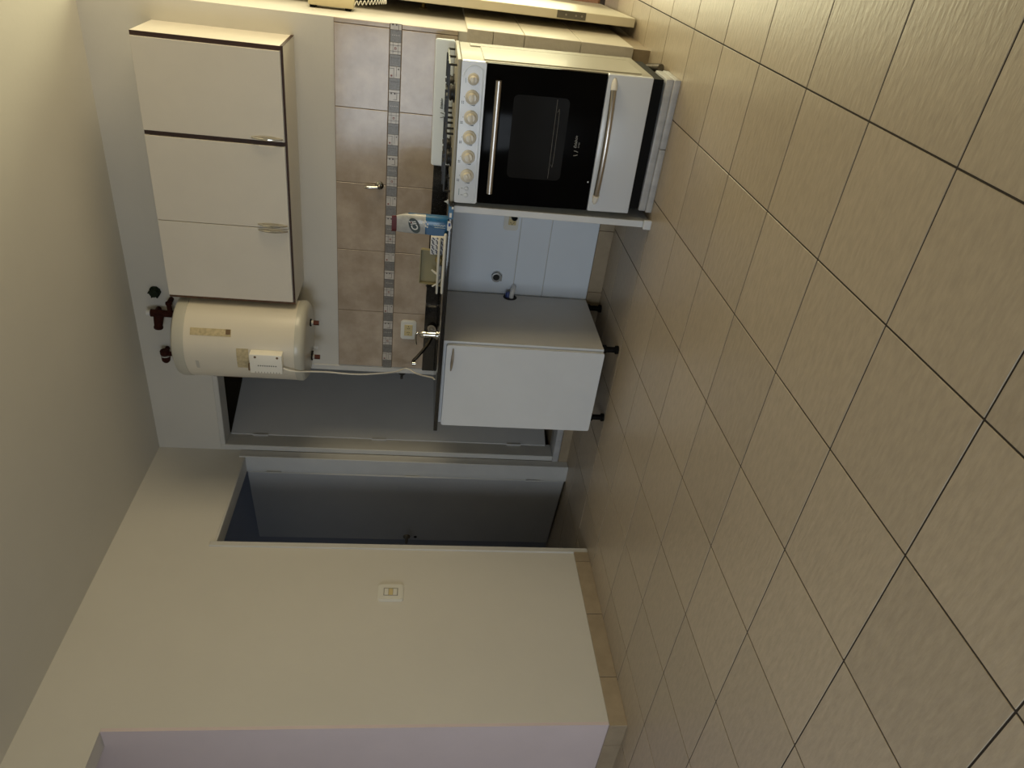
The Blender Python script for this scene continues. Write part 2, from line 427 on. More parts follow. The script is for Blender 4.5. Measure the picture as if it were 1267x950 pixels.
# ---- doorway 1 (back wall, raised sill) : frame, leaf
f = MB(); b_ = .004
f.box(-2.990, -2.952, YP - .006, YP + .122, .10, 2.170, b_, 1).box(-2.368, -2.333, YP - .006, YP + .122, .10, 2.170, b_, 1).box(-2.952, -2.368, YP - .006, YP + .122, 2.140, 2.170, b_, 1)
tr = struct(f.build('trim_1', 'frame_paint'), 'grey-white metal frame of the doorway behind the sink', 'door frame')
struct(MB().box(-2.992, -2.334, YP - .014, YP + .13, .063, .102, .006, 2).build('trim_4', 'marble'), 'white stone sill of the raised doorway', 'sill')
def door(name, loc, ang, wd, z0, z1, side, hz, hd, label, hinges):
    d = bpy.data.objects.new(name, None); d.empty_display_size = .05; COL.objects.link(d); d.location = loc; d.rotation_euler = (0, 0, math.radians(ang))
    ORG[d.name] = Vector(); struct(d, label, 'door')
    y0, y1 = (0, .036) if side < 0 else (-.036, 0)
    MB().box(.002, wd, y0, y1, z0, z1, .003, 1).build('leaf', 'door_paint', d)
    for z in hinges:
        b = MB(); b.cyl((-.003, (y0 if side < 0 else y1) + side * .004, z - .045), (-.003, (y0 if side < 0 else y1) + side * .004, z + .045), .007, n=10)
        b.box(-.004, .03, side * .0015, side * -.002, z - .04, z + .04)
        b.build('hinge', 'door_paint', d)
    yf = 0
    h = MB()
    h.lathe((hd, yf, hz), (0, side, 0), ((0, .026), (.006, .024), (.009, .012), (.045, .010), (.05, .009)), 16)
    h.box(hd - .085, hd + .012, yf + side * .040, yf + side * .054, hz - .009, hz + .009, .004, 2)
    h.build('handle', 'hinge_grey', d)
    MB().cyl((hd, yf - side * .001, hz - .06), (hd, yf + side * .004, hz - .06), .011, n=12).build('keyhole_plate', 'hole', d)
    return d
door('door_1', (-2.948, 3.752, 0), 67.5, .585, .135, 2.132, -1, 1.10, .53, 'grey-white door ajar behind the sink counter', (.35, 1.22, 1.95))
# ---- doorway 2 (left wall)
f = MB()
f.box(XW - .11, XW + .004, 3.580, 3.592, 0, 2.022, .002, 1).box(XW - .11, XW + .008, 2.846, 2.880, 0, 2.045, .003, 1).box(XW - .11, XW + .004, 2.880, 3.580, 2.012, 2.024, .002, 1)
f.box(XW - .0005, XW + .010, 3.580, 3.640, 0, 2.05, .003, 1)
struct(f.build('trim_2', 'frame_paint'), 'grey-white frame of the doorway beside the light switch', 'door frame')
door('door_2', (XW - .106, 3.574, 0), 169.7, .70, .012, 2.008, 1, 1.013, .66, 'grey-white door standing open into the dark inner room', (.22, 1.0, 1.85))
# ---- door 3: white leaf standing beside the bright return, hinge plate on its edge
d3 = bpy.data.objects.new('door_3', None); COL.objects.link(d3); d3.location = (-.447, 3.985, 0); d3.rotation_euler = (0, 0, math.radians(92.2)); ORG['door_3'] = Vector()
struct(d3, 'white door leaf standing open beside the sunlit wall end', 'door')
MB().box(0, .90, -.042, 0, .012, 2.02, .003, 1).build('leaf', 'white_door', d3)
for z in (.265, 1.65):
    hp = MB(); hp.box(-.0025, .001, -.040, -.006, z, z + .145); hp.build('hinge_plate', 'hinge_grey', d3)
    for zz in (.02, .05, .10): MB().cyl((-.0045, -.023, z + zz), (-.002, -.023, z + zz), .005, n=8).build('screw', 'steel', d3)

# ================================================================== OBJECTS
CT = .907                                    # counter top height
# ---- bow handle used by the cabinets (local: along +x, standing off towards -y)
def bow(b, p0, p1, off, r=.0045):
    p0, p1 = Vector(p0), Vector(p1); off = Vector(off); n = 12; pts = []; rr = []
    for k in range(n + 1):
        t = k / n; pts.append(p0.lerp(p1, t) + off * (.12 + .88 * math.sin(PI * t) ** .7)); rr.append(r * (.55 + .75 * math.sin(PI * t)))
    b.tube(pts, r, 10, rr)
    for p, q in ((p0, p0.lerp(p1, .22)), (p1, p1.lerp(p0, .22))):
        b.tube([p + off * .1, q + off * .55], .004, 8)
    return b
# ---- wall cabinet
cx0, cx1, cz0, cz1, cy0 = -1.806, -.602, 1.630, 2.233, 3.370
cab = thing('wall_cabinet', 'white three-door wall cabinet with dark brown edging above the splashback', 'cabinet', ((cx0 + cx1) / 2, YP, cz0))
b = MB(); t = .016
b.box(cx1 - t, cx1, cy0 + .003, YP, cz0, cz1).box(cx0, cx0 + t, cy0 + .003, YP, cz0, cz1).box(cx0 + t, cx1 - t, cy0 + .003, YP, cz0, cz0 + t)
b.box(cx0 + t, cx1 - t, cy0 + .003, YP, cz1 - t, cz1).box(cx0 + t, cx1 - t, YP - .006, YP, cz0 + t, cz1 - t).box(-1.0145, -.9985, cy0 + .02, YP - .006, cz0 + t, cz1 - t)
b.build('carcass', 'laminate', cab)
for nm, a in (('edge_band', (cx1 - .017, cx1, cz0, cz1)), ('edge_band', (cx0, cx0 + .012, cz0, cz1)), ('edge_band', (cx0 + .012, cx1 - .017, cz0, cz0 + .010)), ('edge_band', (-1.0155, -.9985, cz0 + .010, cz1))):
    MB().box(a[0], a[1], cy0, cy0 + .003, a[2], a[3]).build(nm, 'red_wood' if a[0] == cx0 else 'dark_wood', cab)
MB().box(cx1 - .0, cx1 + .0012, cy0, YP, cz0 - .0012, cz0 + .012).build('edge_band', 'dark_wood', cab)
hx = {0: (-.985,), 1: (-1.388,), 2: (-1.416,)}
for k, (a, c) in enumerate(((-.997, -.621), (-1.404, -1.018), (-1.792, -1.407))):
    d = MB().box(a, c, cy0 - .006, cy0 + .014, cz0 + .012, cz1, .001, 1).build('door', 'laminate', cab)
    for x in hx[k]:
        bow(MB(), (x, cy0 - .006, 1.648), (x, cy0 - .006, 1.782), (0, -.020, 0), .0048).build('handle', 'chrome', d, True)
# ---- water heater
hc = (-2.040, 3.412)
ht = thing('water_heater', 'white cylindrical electric water heater hung beside the wall cabinet', 'water heater', (hc[0], hc[1], 1.57))
MB().lathe((*hc, 0), (0, 0, 1), ((1.612, .209), (2.160, .209)), 56).build('tank', 'heater_white', ht)
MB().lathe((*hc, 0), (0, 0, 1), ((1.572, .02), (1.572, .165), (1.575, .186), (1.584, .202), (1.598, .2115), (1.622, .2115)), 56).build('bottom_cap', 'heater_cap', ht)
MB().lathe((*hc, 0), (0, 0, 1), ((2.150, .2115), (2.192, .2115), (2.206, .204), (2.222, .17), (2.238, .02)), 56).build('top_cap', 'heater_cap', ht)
def patch(a0, a1, z0, z1, dr=.0012, n=8):           # curved sheet on the tank, angles in degrees from -y towards -x
    b = MB(); rows = []
    for k in range(n + 1):
        a = math.radians(a0 + (a1 - a0) * k / n); s, c = -math.sin(a), -math.cos(a)
        rows.append([(hc[0] + s * r, hc[1] + c * r, z) for r, z in ((.2085, z0), (.209 + dr, z0), (.209 + dr, z1), (.2085, z1))])
    b.loft(rows); return b
def ang(x): return math.degrees(math.asin(max(-1, min(1, (hc[0] - x) / .209))))
patch(-40, -30, 1.925, 2.118).build('tape_strip', 'tape', ht)
patch(-40, -33, 1.928, 1.950, .0018).build('tape_end', 'tape_brown', ht)
patch(-15, 16, 1.842, 1.900).build('paper_label', 'tape', ht)
patch(7, 21, 2.085, 2.100, .001).build('badge', 'sticker_grey', ht)
patch(-7, -1, 1.745, 1.752, .001).build('smudge', 'sticker_grey', ht)
patch(56, 60, 1.86, 2.05, .001).build('scratch', 'tape_brown', ht)
jb = MB().box(-.0535, .0535, -.040, .010, -.078, .078, .003, 2).build('junction_box', 'box_white'); jb.parent = ht
jb.location = (-2.042 - hc[0], 3.203 - hc[1], 1.752 - 1.57); jb.rotation_euler = (0, 0, 0); ORG[jb.name] = Vector()
for k in range(9):
    MB().box(-.012, -.006, -.0406, -.036, -.05 + k * .0105, -.045 + k * .0105).build('slot', 'hole', jb)
    MB().box(-.052, -.044, -.0408, -.036, -.066 + k * .0145, -.061 + k * .0145).build('slot', 'sticker_grey', jb)
for z in (-.056, .05):
    MB().cyl((.040, -.042, z), (.040, -.038, z), .006, n=10).build('screw', 'tape_brown', jb)
MB().box(-.046, -.006, -.036, -.02, .076, .088, .003, 1).build('burnt_patch', 'tape_brown', jb)
for x, y in ((-1.945, 3.44), (-2.155, 3.44)):
    b = MB(); b.m('pipe_grey').cyl((x, y, 1.574), (x, y, 1.588), .016, n=14)
    b.m('sticker_grey').cyl((x, y, 1.556), (x, y, 1.575), .013, n=12).m('black').cyl((x, y, 1.566), (x, y, 1.572), .020, n=12)
    b.m('copper').cyl((x, y, 1.528), (x, y, 1.556), .0125, n=6)
    b.build('pipe_fitting', None, ht)
MB().box(-2.150, -2.125, 3.50, 3.502, 1.545, 1.580).box(-2.1375, -2.1365, 3.5, 3.5015, 1.575, 1.6).build('paper_tag', 'logo_white', ht)
MB().box(-2.132, -2.128, 3.42, 3.46, 1.563, 1.574).build('indicator_lamp', 'hole', ht)
# wiring cable of the heater
def spline(pts, n=8):
    P_ = [Vector(p) for p in pts]; P_ = [P_[0] * 2 - P_[1]] + P_ + [P_[-1] * 2 - P_[-2]]; out = []
    for i in range(1, len(P_) - 2):
        for k in range(n):
            t = k / n; a, b2, c, d = P_[i - 1:i + 3]
            out.append(.5 * ((2 * b2) + (c - a) * t + (2 * a - 5 * b2 + 4 * c - d) * t * t + (3 * b2 - a - 3 * c + d) * t ** 3))
    out.append(P_[-2]); return out
cb = MB().tube(spline([(-2.075, 3.185, 1.676), (-2.092, 3.190, 1.62), (-2.145, 3.28, 1.491), (-2.196, 3.35, 1.331), (-2.228, 3.42, 1.206), (-2.264, 3.50, 1.121), (-2.277, 3.56, 1.064), (-2.268, 3.50, 1.008), (-2.216, 3.40, .964), (-2.165, 3.31, .924), (-2.15, 3.27, CT + .005)]), .0042, 8).build('power_cable', 'cable', ht)
# dark red pipe fittings above the heater
pf = thing('pipe_tee', 'dark red painted pipe tee on the wall above the water heater', 'pipe fitting', (-2.035, YP, 2.38), 'pipe ends above the water heater')
MB().tube([(-2.034, 3.600, 2.290), (-2.034, 3.600, 2.345), (-2.034, 3.600, 2.425)], .019, 14, [.020, .019, .021]).build('body', 'red_paint', pf)
MB().tube([(-2.034, 3.600, 2.385), (-2.075, 3.592, 2.390), (-2.122, 3.585, 2.395)], .02, 14, [.028, .024, .019]).build('branch', 'red_paint', pf)
MB().lathe((-2.104, 3.588, 2.393), (-1, -.1, .1), ((0, .019), (.004, .0235), (.014, .0235), (.018, .019)), 14).build('collar', 'red_paint', pf)
MB().tube([(-2.030, 3.600, 2.325), (-1.985, 3.600, 2.327), (-1.972, 3.61, 2.327), (-1.970, YP, 2.327)], .013, 12).lathe((-1.979, 3.60, 2.327), (1, 0, 0), ((0, .013), (.003, .017), (.014, .017)), 12).build('elbow', 'red_paint', pf)
MB().cyl((-2.036, 3.602, 2.424), (-2.036, 3.602, 2.448), .014, n=12).build('plastic_end', 'white_pvc', pf)
MB().cyl((-2.034, 3.60, 2.40), (-2.034, YP, 2.40), .014, n=12).build('wall_stub', 'red_paint', pf)
pf = thing('pipe_valve', 'dark red painted double pipe nut above the left of the water heater', 'pipe fitting', (-2.29, YP, 2.38), 'pipe ends above the water heater')
MB().lathe((-2.262, 3.60, 2.388), (-1, 0, 0), ((0, .018), (.006, .025), (.026, .025), (.032, .018)), 10).build('nut', 'red_paint', pf)
MB().lathe((-2.300, 3.60, 2.386), (-1, 0, .05), ((0, .018), (.006, .024), (.03, .022), (.042, .012)), 10).build('nut', 'red_paint', pf)
MB().tube([(-2.285, 3.60, 2.385), (-2.285, 3.60, 2.290)], .013, 12).build('down_pipe', 'red_paint', pf)
MB().cyl((-2.28, 3.60, 2.388), (-2.28, YP, 2.388), .012, n=10).build('wall_stub', 'red_paint', pf)
MB().lathe((-2.297, 3.60, 2.387), (-1, 0, 0), ((0, .0245), (.003, .0245)), 12).build('seal_ring', 'white_pvc', pf)
pf = thing('capped_wall_pipe', 'dark green capped pipe end on the wall near the ceiling', 'pipe fitting', (-1.930, YP, 2.40))
b = MB(); b.lathe((-1.930, YP, 2.404), (0, -1, 0), ((0, .030), (.010, .030), (.014, .022), (.034, .022), (.036, .015)), 9); b.build('cap', 'green_cap', pf)
for k in range(6):
    a = k * PI / 3
    MB().box(-.0035, .0035, -.030, -.004, .018, .031, .001, 1, Matrix.Translation((-1.930, YP, 2.404)) @ Matrix.Rotation(a, 4, 'Y')).build('lug', 'green_cap', pf)

# ---- counter and upstand
tag(MB().box(-2.326, -1.104, 3.05, YT - .0005, CT - .020, CT, .003, 2).build('counter', 'granite'), 'black speckled granite counter over the sink cabinet', 'counter')
ups = MB().box(-2.326, -1.03, YT - .021, YT - .0005, CT + .0002, .976, .002, 1).build('granite_upstand', 'granite')
tag(ups, 'black granite upstand strip along the foot of the splashback', 'upstand')
sp = thing('support_panel', 'white laminate upright panel between stove and open space under the counter', 'panel', (-1.136, 3.37, 0))
MB().box(-1.152, -1.122, 3.092, 3.628, .030, CT - .0205, .002, 1).build('board', 'laminate_white', sp)
MB().box(-1.150, -1.108, 3.060, 3.075, .0, .034, .002, 1).box(-1.150, -1.124, 3.075, 3.628, 0, .030).build('foot_block', 'laminate_white', sp)

# ---- sink cabinet
bx0, bx1 = -2.295, -1.802
bc = thing('sink_cabinet', 'white single-door sink cabinet on short black legs', 'cabinet', ((bx0 + bx1) / 2, 3.36, 0))
b = MB(); b.box(bx1 - .017, bx1, 3.092, 3.630, .084, CT - .0205, .001, 1); b.build('side_panel', 'laminate_grey', bc)
hole = MB().lathe((bx1 - .002, 3.602, .518), (1, 0, 0), ((0, .038), (.0026, .038)), 22).build('pipe_hole', 'hole', bc)
b = MB(); b.box(bx0, bx0 + .017, 3.092, 3.630, .084, CT - .0205).box(bx0 + .017, bx1 - .017, 3.092, 3.630, .084, .101).box(bx0 + .017, bx1 - .017, 3.622, 3.630, .101, CT - .0205)
b.build('carcass', 'laminate_white', bc)
MB().box(bx0, bx1, 3.0885, 3.0915, CT - .036, CT - .0205).box(bx1 - .017, bx1, 3.0885, 3.0915, .084, CT - .036).build('front_edge', 'laminate_white', bc)
b = MB(); pts = rrect((bx0 - .002 + bx1 - .012) / 2, (.082 + .870) / 2, bx1 - .012 - bx0 + .002, .788, .010, 4)
slab_y(b, pts, 3.066, 3.083)
dr = b.build('door', 'laminate_white', bc)
bow(MB(), (-1.832, 3.066, .838), (-1.958, 3.066, .842), (0, -.020, .0), .0055).build('handle', 'steel', dr, True)
for x, y in ((-1.822, 3.128), (-2.238, 3.115), (-1.830, 3.590), (-2.24, 3.590)):
    MB().lathe((x, y, 0), (0, 0, 1), ((0, .022), (.014, .022), (.017, .015), (.062, .0145), (.064, .022), (.084, .022)), 16).build('leg', 'black', bc)
dp = thing('drain_pipe', 'white elbow drain pipe with blue collar beside the sink cabinet', 'pipe', (-1.77, 3.60, .50))
MB().tube(spline([(-1.806, 3.598, .512), (-1.785, 3.598, .512), (-1.765, 3.602, .508), (-1.755, 3.622, .502), (-1.753, YP - .006, .500)], 5), .013, 14).build('elbow', 'white_pvc', dp)
MB().tube([(-1.806, 3.606, .530), (-1.788, 3.610, .530), (-1.776, 3.612, .530)], .014, 12, [.013, .015, .013]).build('collar', 'blue_plastic', dp)
ps = thing('pipe_stub', 'grey capped water pipe stub poking through the white boards', 'pipe', (-1.70, YP - .006, .602))
b = MB(); b.lathe((-1.70, YP - .006, .602), (0, -1, 0), ((0, .024), (.006, .027), (.024, .027), (.026, .020)), 18); b.build('socket', 'pipe_grey', ps)
MB().lathe((-1.697, YP - .031, .604), (0, -1, 0), ((0, .018), (.0025, .018)), 16).build('bore', 'hole', ps)
MB().box(-1.722, -1.690, YP - .028, YP - .008, .572, .580, .002, 1).build('lug', 'pipe_grey', ps)

# ---- outlets and switches
def outlet(name, label, c, wd, h, mods, axis='y', fr='plate_white', mm='plastic_ivory', group=None):
    o = thing(name, label, 'outlet' if 'socket' in name else 'light switch', c, group)
    ORG[o.name] = Vector()
    if axis == 'x': o.rotation_euler = (0, 0, PI / 2)
    b = MB(); slab_y(b, rrect(0, 0, wd, h, .016, 5), 0, -.006); slab_y(b, rrect(0, 0, wd - .012, h - .012, .012, 5), -.006, -.010); b.build('plate', fr, o)
    if axis == 'x': MB().box(-.024, .024, -.0108, -.009, -.036, .036).build('module_shade_outline', 'module_shade', o)  # dark backing paints the shadow outlines around the switch modules
    for (mx, mz, mw, mh, mt, holes) in mods:
        k = MB().box(mx - mw / 2, mx + mw / 2, -.0125, -.009, mz - mh / 2, mz + mh / 2, .001, 1).build('module', mt, o)
        for hx_, hz_, ra in holes:
            MB().box(-.0012, .0012, -.0131, -.012, -.0042, .0042, 0, 1, Matrix.Translation((mx + hx_, 0, mz + hz_)) @ Matrix.Rotation(math.radians(ra), 4, 'Y')).build('slot', 'hole', k)
    return o
sock = lambda s: [(-.0055 * s, .0045, 30 * s), (-.0055 * s, -.0045, -30 * s), (.0075 * s, 0, 90)]
outlet('wall_socket', 'white double socket with ivory modules on the splashback by the tap', (-2.068, YT, 1.064), .120, .086, [(.018, 0, .034, .046, 'plastic_ivory', sock(1)), (-.018, 0, .034, .046, 'plastic_ivory', sock(-1))])
us = outlet('wall_socket', 'white socket low under the counter with a black plug in it', (-1.370, YP - .006, .556), .120, .078, [(-.012, -.005, .034, .040, 'plastic_ivory', [(-.004, .008, 40), (-.004, -.008, -40), (-.012, 0, 90)][:3]), (.026, -.005, .034, .040, 'plastic_ivory', [])])
MB().lathe((.018, -.011, -.012), (0, -1, 0), ((0, .017), (.022, .016), (.032, .010), (.034, .004)), 16).build('plug', 'black', us)
outlet('light_switch', 'white light switch plate on the left wall beside the doorway', (XW, 2.549, 1.083), .108, .128, [(-.0, .022, .040, .020, 'plate_white', []), (0, 0, .040, .021, 'plastic_ivory', []), (0, -.022, .040, .020, 'plate_white', [])], 'x')

# ---- chrome lever valve on the splashback
tv = thing('lever_valve', 'small chrome lever valve on the tiled splashback above the stove end', 'valve', (-1.250, YT, 1.240))
MB().lathe((-1.250, YT, 1.240), (0, -1, 0), ((0, .022), (.003, .021), (.009, .012), (.010, .010)), 22).build('rosette', 'chrome', tv)
MB().lathe((-1.250, YT - .008, 1.240), (0, -1, 0), ((0, .009), (.026, .009), (.03, .006)), 14).build('stem', 'dark_chrome', tv)
MB().tube([(-1.250, YT - .03, 1.240), (-1.252, YT - .032, 1.265), (-1.254, YT - .033, 1.295), (-1.255, YT - .033, 1.312)], .006, 12, [.006, .0065, .0085, .005]).build('lever', 'chrome', tv)
# ---- mixer tap
fx, fy = -1.992, 3.47
fc = thing('sink_mixer_tap', 'chrome single-lever mixer tap with dark raised spout at the sink', 'tap', (fx, fy, CT))
MB().lathe((fx, fy, CT), (0, 0, 1), ((0, .027), (.004, .027), (.008, .020), (.018, .0185), (.060, .0185), (.062, .020), (.084, .020), (.092, .016), (.098, .006)), 24).build('body', 'chrome', fc)
MB().tube(spline([(fx + .004, fy, CT + .094), (fx + .006, fy - .004, CT + .108), (fx - .012, fy - .006, CT + .115), (fx - .045, fy - .008, CT + .113), (fx - .062, fy - .010, CT + .110)], 5), .005, 10).build('lever', 'chrome', fc)
MB().tube(spline([(fx - .010, fy - .010, CT + .030), (fx - .045, fy - .030, CT + .048), (fx - .105, fy - .066, CT + .100), (fx - .122, fy - .076, CT + .118), (fx - .135, fy - .085, CT + .122)], 6), .0095, 14).build('spout', 'dark_chrome', fc)
MB().lathe((fx - .137, fy - .086, CT + .130), (0, 0, -1), ((0, .008), (.004, .0115), (.022, .0115), (.024, .008)), 14).build('nozzle', 'chrome', fc)
st = thing('sink_strainer', 'round metal sink strainer leaning on the granite upstand', 'strainer', (-2.035, 3.60, CT))
M0 = Vector((0, -1, .35)).normalized()
MB().lathe(Vector((-2.035, 3.607, .934)), M0, ((-.006, .020), (.0, .0255), (.003, .0255), (.0035, .021), (.001, .020)), 22).build('rim', 'steel', st)
MB().lathe(Vector((-2.035, 3.607, .934)), M0, ((.001, .0165), (.0035, .016), (.0035, .0125), (.0015, .012)), 20).build('basket', 'burner', st)
MB().lathe(Vector((-2.035, 3.607, .934)), M0, ((.001, .006), (.006, .006), (.008, .003)), 12).build('knob', 'steel', st)

# ---- things lying on the counter
pc = thing('cleaner_pouch', 'blue and silver cleaner refill pouch with red top standing on the counter', 'pouch', (-1.226, 3.11, CT))
px, py = -1.226, 3.115
def sect(z, w_, d_, lean=0, n=28):
    out = []
    for k in range(n):
        a = 2 * PI * k / n; c, s = math.cos(a), math.sin(a)
        e = .62
        out.append((px + lean + w_ / 2 * math.copysign(abs(c) ** e, c), py + d_ / 2 * math.copysign(abs(s) ** (e + .3), s), CT + z))
    return out
MB().loft([sect(.0005, .086, .050), sect(.008, .090, .054), sect(.05, .091, .055), sect(.098, .092, .052)]).build('blue_base', 'pouch_blue', pc)
MB().loft([sect(.098, .0921, .0521), sect(.14, .093, .046, -.0005), sect(.185, .088, .034, -.002), sect(.212, .080, .020, -.005), sect(.226, .074, .010, -.007)]).build('silver_body', 'pouch_silver', pc)
MB().loft([sect(.222, .073, .012, -.007), sect(.228, .074, .011, -.007), sect(.246, .072, .008, -.009)]).build('red_top', 'pouch_red', pc)
for sx in (-1, 1):
    MB().box(px + sx * .044 - .0025, px + sx * .044 + .0025, py - .004, py + .004, CT + .004, CT + .175, .0015, 1).build('side_seam', 'pouch_dark_blue', pc)
def oval(cx, cz, rx, rz, y, tilt, depth=.0012, n=28):
    b = MB(); t_ = math.radians(tilt); pts = []
    for k in range(n):
        a = 2 * PI * k / n; u, v = rx * math.cos(a), rz * math.sin(a)
        pts.append((cx + u * math.cos(t_) - v * math.sin(t_), cz + u * math.sin(t_) + v * math.cos(t_)))
    return slab_y(b, pts, y, y + depth)
b = MB(); slab_y(b, [(px - .040, CT + .06), (px - .036, CT + .092), (px - .010, CT + .094), (px + .004, CT + .078), (px - .004, CT + .055), (px - .006, CT + .012), (px - .038, CT + .012)], py - .0290, py - .0245); b.build('dark_print', 'pouch_dark_blue', pc)
lg = oval(px - .002, CT + .146, .036, .0225, py - .0262, 28, .004).build('logo_oval', 'logo_green', pc)
text('logo_lettering', 'Cif', .038, (px - .002, py - .0264, CT + .145), 'logo_white', lg, roty=-24, shear=.15, bold=.0006)
oval(px + .013, CT + .160, .004, .004, py - .0275, 0, .002).build('red_dot', 'pouch_red', lg)
MB().box(px - .036, px - .006, py - .0264, py - .020, CT + .108, CT + .114).build('print_line', 'print_silver', pc)
MB().tube([(px + .008 + .003 * math.sin(k * 2.3), py - .0275, CT + .012 + .0042 * k) for k in range(13)], .0014, 6).build('print_line', 'pouch_text', pc)
MB().tube([(px - .001, py - .0290, CT + .010 + .006 * k) for k in range(9)], .0011, 6).build('print_line', 'pouch_text', pc)
for (x, z, r_) in ((.012, .105, .008), (.022, .098, .006), (.004, .098, .007), (-.004, .088, .006), (.010, .088, .005)):
    oval(px + x, CT + z, r_, r_ * .6, py - .0288, 30, .004).build('foam_print', 'logo_white', pc)
# striped packet
sq = thing('striped_packet', 'small white packet with navy diagonal stripes beside the cleaner pouch', 'packet', (-1.362, 3.21, CT))
MB().box(-1.405, -1.318, 3.195, 3.226, CT, .976, .004, 2).build('packet', 'packet_white', sq)
for r_ in range(3):
    for c in range(7):
        M_ = Matrix.Translation((-1.397 + c * .0120, 3.1945, CT + .016 + r_ * .020 + (c % 2) * .004)) @ Matrix.Rotation(math.radians(-40), 4, 'Y')
        if -1.400 < -1.397 + c * .0120 < -1.322: MB().box(-.0075, .0075, -.0006, .001, -.0022, .0022, 0, 1, M_).build('stripe', 'navy', sq)
# two white sticks
for k, (p0, p1, r0, r1, lab) in enumerate((((-1.245, 3.068, CT + .0072), (-1.542, 3.070, CT + .0065), .0070, .0062, 'white plastic stick along the front edge of the granite counter'),
                                           ((-1.318, 3.184, CT + .0285), (-1.598, 3.178, CT + .0265), .0070, .0055, 'white plastic stick resting across the foot of the translucent tray'))):
    b = MB(); pts = [Vector(p0).lerp(Vector(p1), t_) for t_ in (0, .02, .3, .7, .98, 1)]
    b.tube(pts, r0, 12, [r0 * .6, r0, r0, (r0 + r1) / 2, r1, r1 * .6])
    tag(b.build('plastic_stick', 'stick_white', None, True), lab, 'stick', 'white sticks on the counter')
# translucent tray with odds and ends
tt = thing('plastic_tray', 'yellowish translucent plastic tray leaning upright with small hardware in it', 'tray', (-1.482, 3.22, CT))
ORG[tt.name] = Vector(); tt.rotation_euler = (math.radians(-14), 0, math.radians(4))
b = MB(); w_, h_ = .172, .112
slab_y(b, rrect(0, h_ / 2 + .002, w_, h_, .010, 4), 0, .003); b.build('back_sheet', 'tray_plastic', tt)
b = MB()
for (x0, x1, z0, z1) in ((-w_ / 2, w_ / 2, .002, .006), (-w_ / 2, -w_ / 2 + .004, .006, h_ - .002), (w_ / 2 - .004, w_ / 2, .006, h_ - .002), (-w_ / 2 + .004, w_ / 2 - .004, h_ - .004, h_)):
    b.box(x0, x1, -.022, 0, z0, z1)
b.build('rim', 'tray_plastic', tt)
bf = thing('brass_fitting', 'round brass fitting lying in the translucent tray', 'fitting', (-1.430, 3.202, CT + .006)); ORG[bf.name] = Vector()
MB().lathe((0, 0, .019), (0, -1, .2), ((0, .0165), (.008, .018), (.012, .014), (.012, .008), (.006, .007)), 16).build('ring', 'brass', bf)
MB().lathe((0, 0, .019), (0, -1, .2), ((.004, .005), (.014, .005)), 10).build('core', 'copper', bf)
tb = thing('squeeze_tube', 'small white tube resting across the translucent tray', 'tube', (-1.492, 3.196, CT + .007)); ORG[tb.name] = Vector()
MB().tube([(.036, 0, .010), (.030, 0, .010), (-.030, 0, .011), (-.036, 0, .011)], .009, 12, [.006, .009, .009, .005]).build('body', 'pipe_grey', tb)
MB().tube([(.012, -.006, .050), (.0, -.008, .034), (-.008, -.009, .018), (-.014, -.010, .012)], .005, 10, [.004, .005, .006, .0065]).build('nozzle', 'stick_white', tb)
hk = thing('black_hook', 'small black hook at the left end of the translucent tray', 'hook', (-1.556, 3.200, CT + .008)); ORG[hk.name] = Vector()
MB().tube(spline([(.026, 0, .014), (.014, 0, .006), (0, 0, .012), (-.006, -.002, .034), (-.010, -.004, .060), (-.012, -.006, .072)], 4), .0032, 8).build('wire', 'black', hk)
MB().tube([(.030, -.004, .004), (.010, -.004, .012), (-.012, -.006, .042)], .0038, 8).build('arm', 'stick_white', hk)
# scraps by the stove
sc_ = thing('torn_wrapper', 'blue and white torn wrapper hanging over the counter edge by the stove', 'wrapper', (-1.138, 3.047, CT))
MB().box(-1.168, -1.112, 3.0455, 3.0490, CT - .019, CT + .003, .0008, 1).box(-1.168, -1.112, 3.049, 3.085, CT + .0002, CT + .003).build('sheet', 'pouch_blue', sc_)
MB().box(-1.160, -1.140, 3.0447, 3.047, CT - .012, CT - .002).box(-1.122, -1.112, 3.0447, 3.047, CT - .019, CT - .010).build('white_print', 'logo_white', sc_)
sc_ = thing('torn_wrapper', 'white and blue crumpled wrapper on the counter edge below the cleaner pouch', 'wrapper', (-1.195, 3.047, CT))
MB().prism([(-1.222, 3.0440, CT - .006), (-1.205, 3.0440, CT - .016), (-1.180, 3.0440, CT - .010), (-1.178, 3.0440, CT + .003), (-1.200, 3.0440, CT + .004), (-1.220, 3.0440, CT + .003)], (0, .0055, 0)).build('sheet', 'logo_white', sc_)
MB().box(-1.200, -1.186, 3.0430, 3.046, CT - .010, CT - .001).build('blue_print', 'blue_plastic', sc_)
cr = thing('plastic_clip', 'tiny white plastic clip on the granite beside the stove', 'clip', (-1.145, 3.20, CT))
MB().box(-1.156, -1.136, 3.198, 3.204, CT, CT + .006, .001, 1).prism([(-1.152, 3.199, CT + .006), (-1.140, 3.199, CT + .006), (-1.146, 3.199, CT + .020)], (0, .004, 0)).build('clip', 'logo_white', cr)

# ---- marble strips under the stove
mp = thing('stove_plinth', 'low plinth of pale marble strips under the stove', 'plinth', (-.80, 3.30, 0))
for x0, x1 in ((-1.084, -.803), (-.801, -.520)):
    MB().box(x0, x1, 3.100, 3.30, 0, .027, .003, 2).build('marble_strip', 'marble', mp)
MB().box(-1.082, -.522, 3.112, 3.30, .0272, .058, .004, 2).build('marble_strip', 'marble', mp)
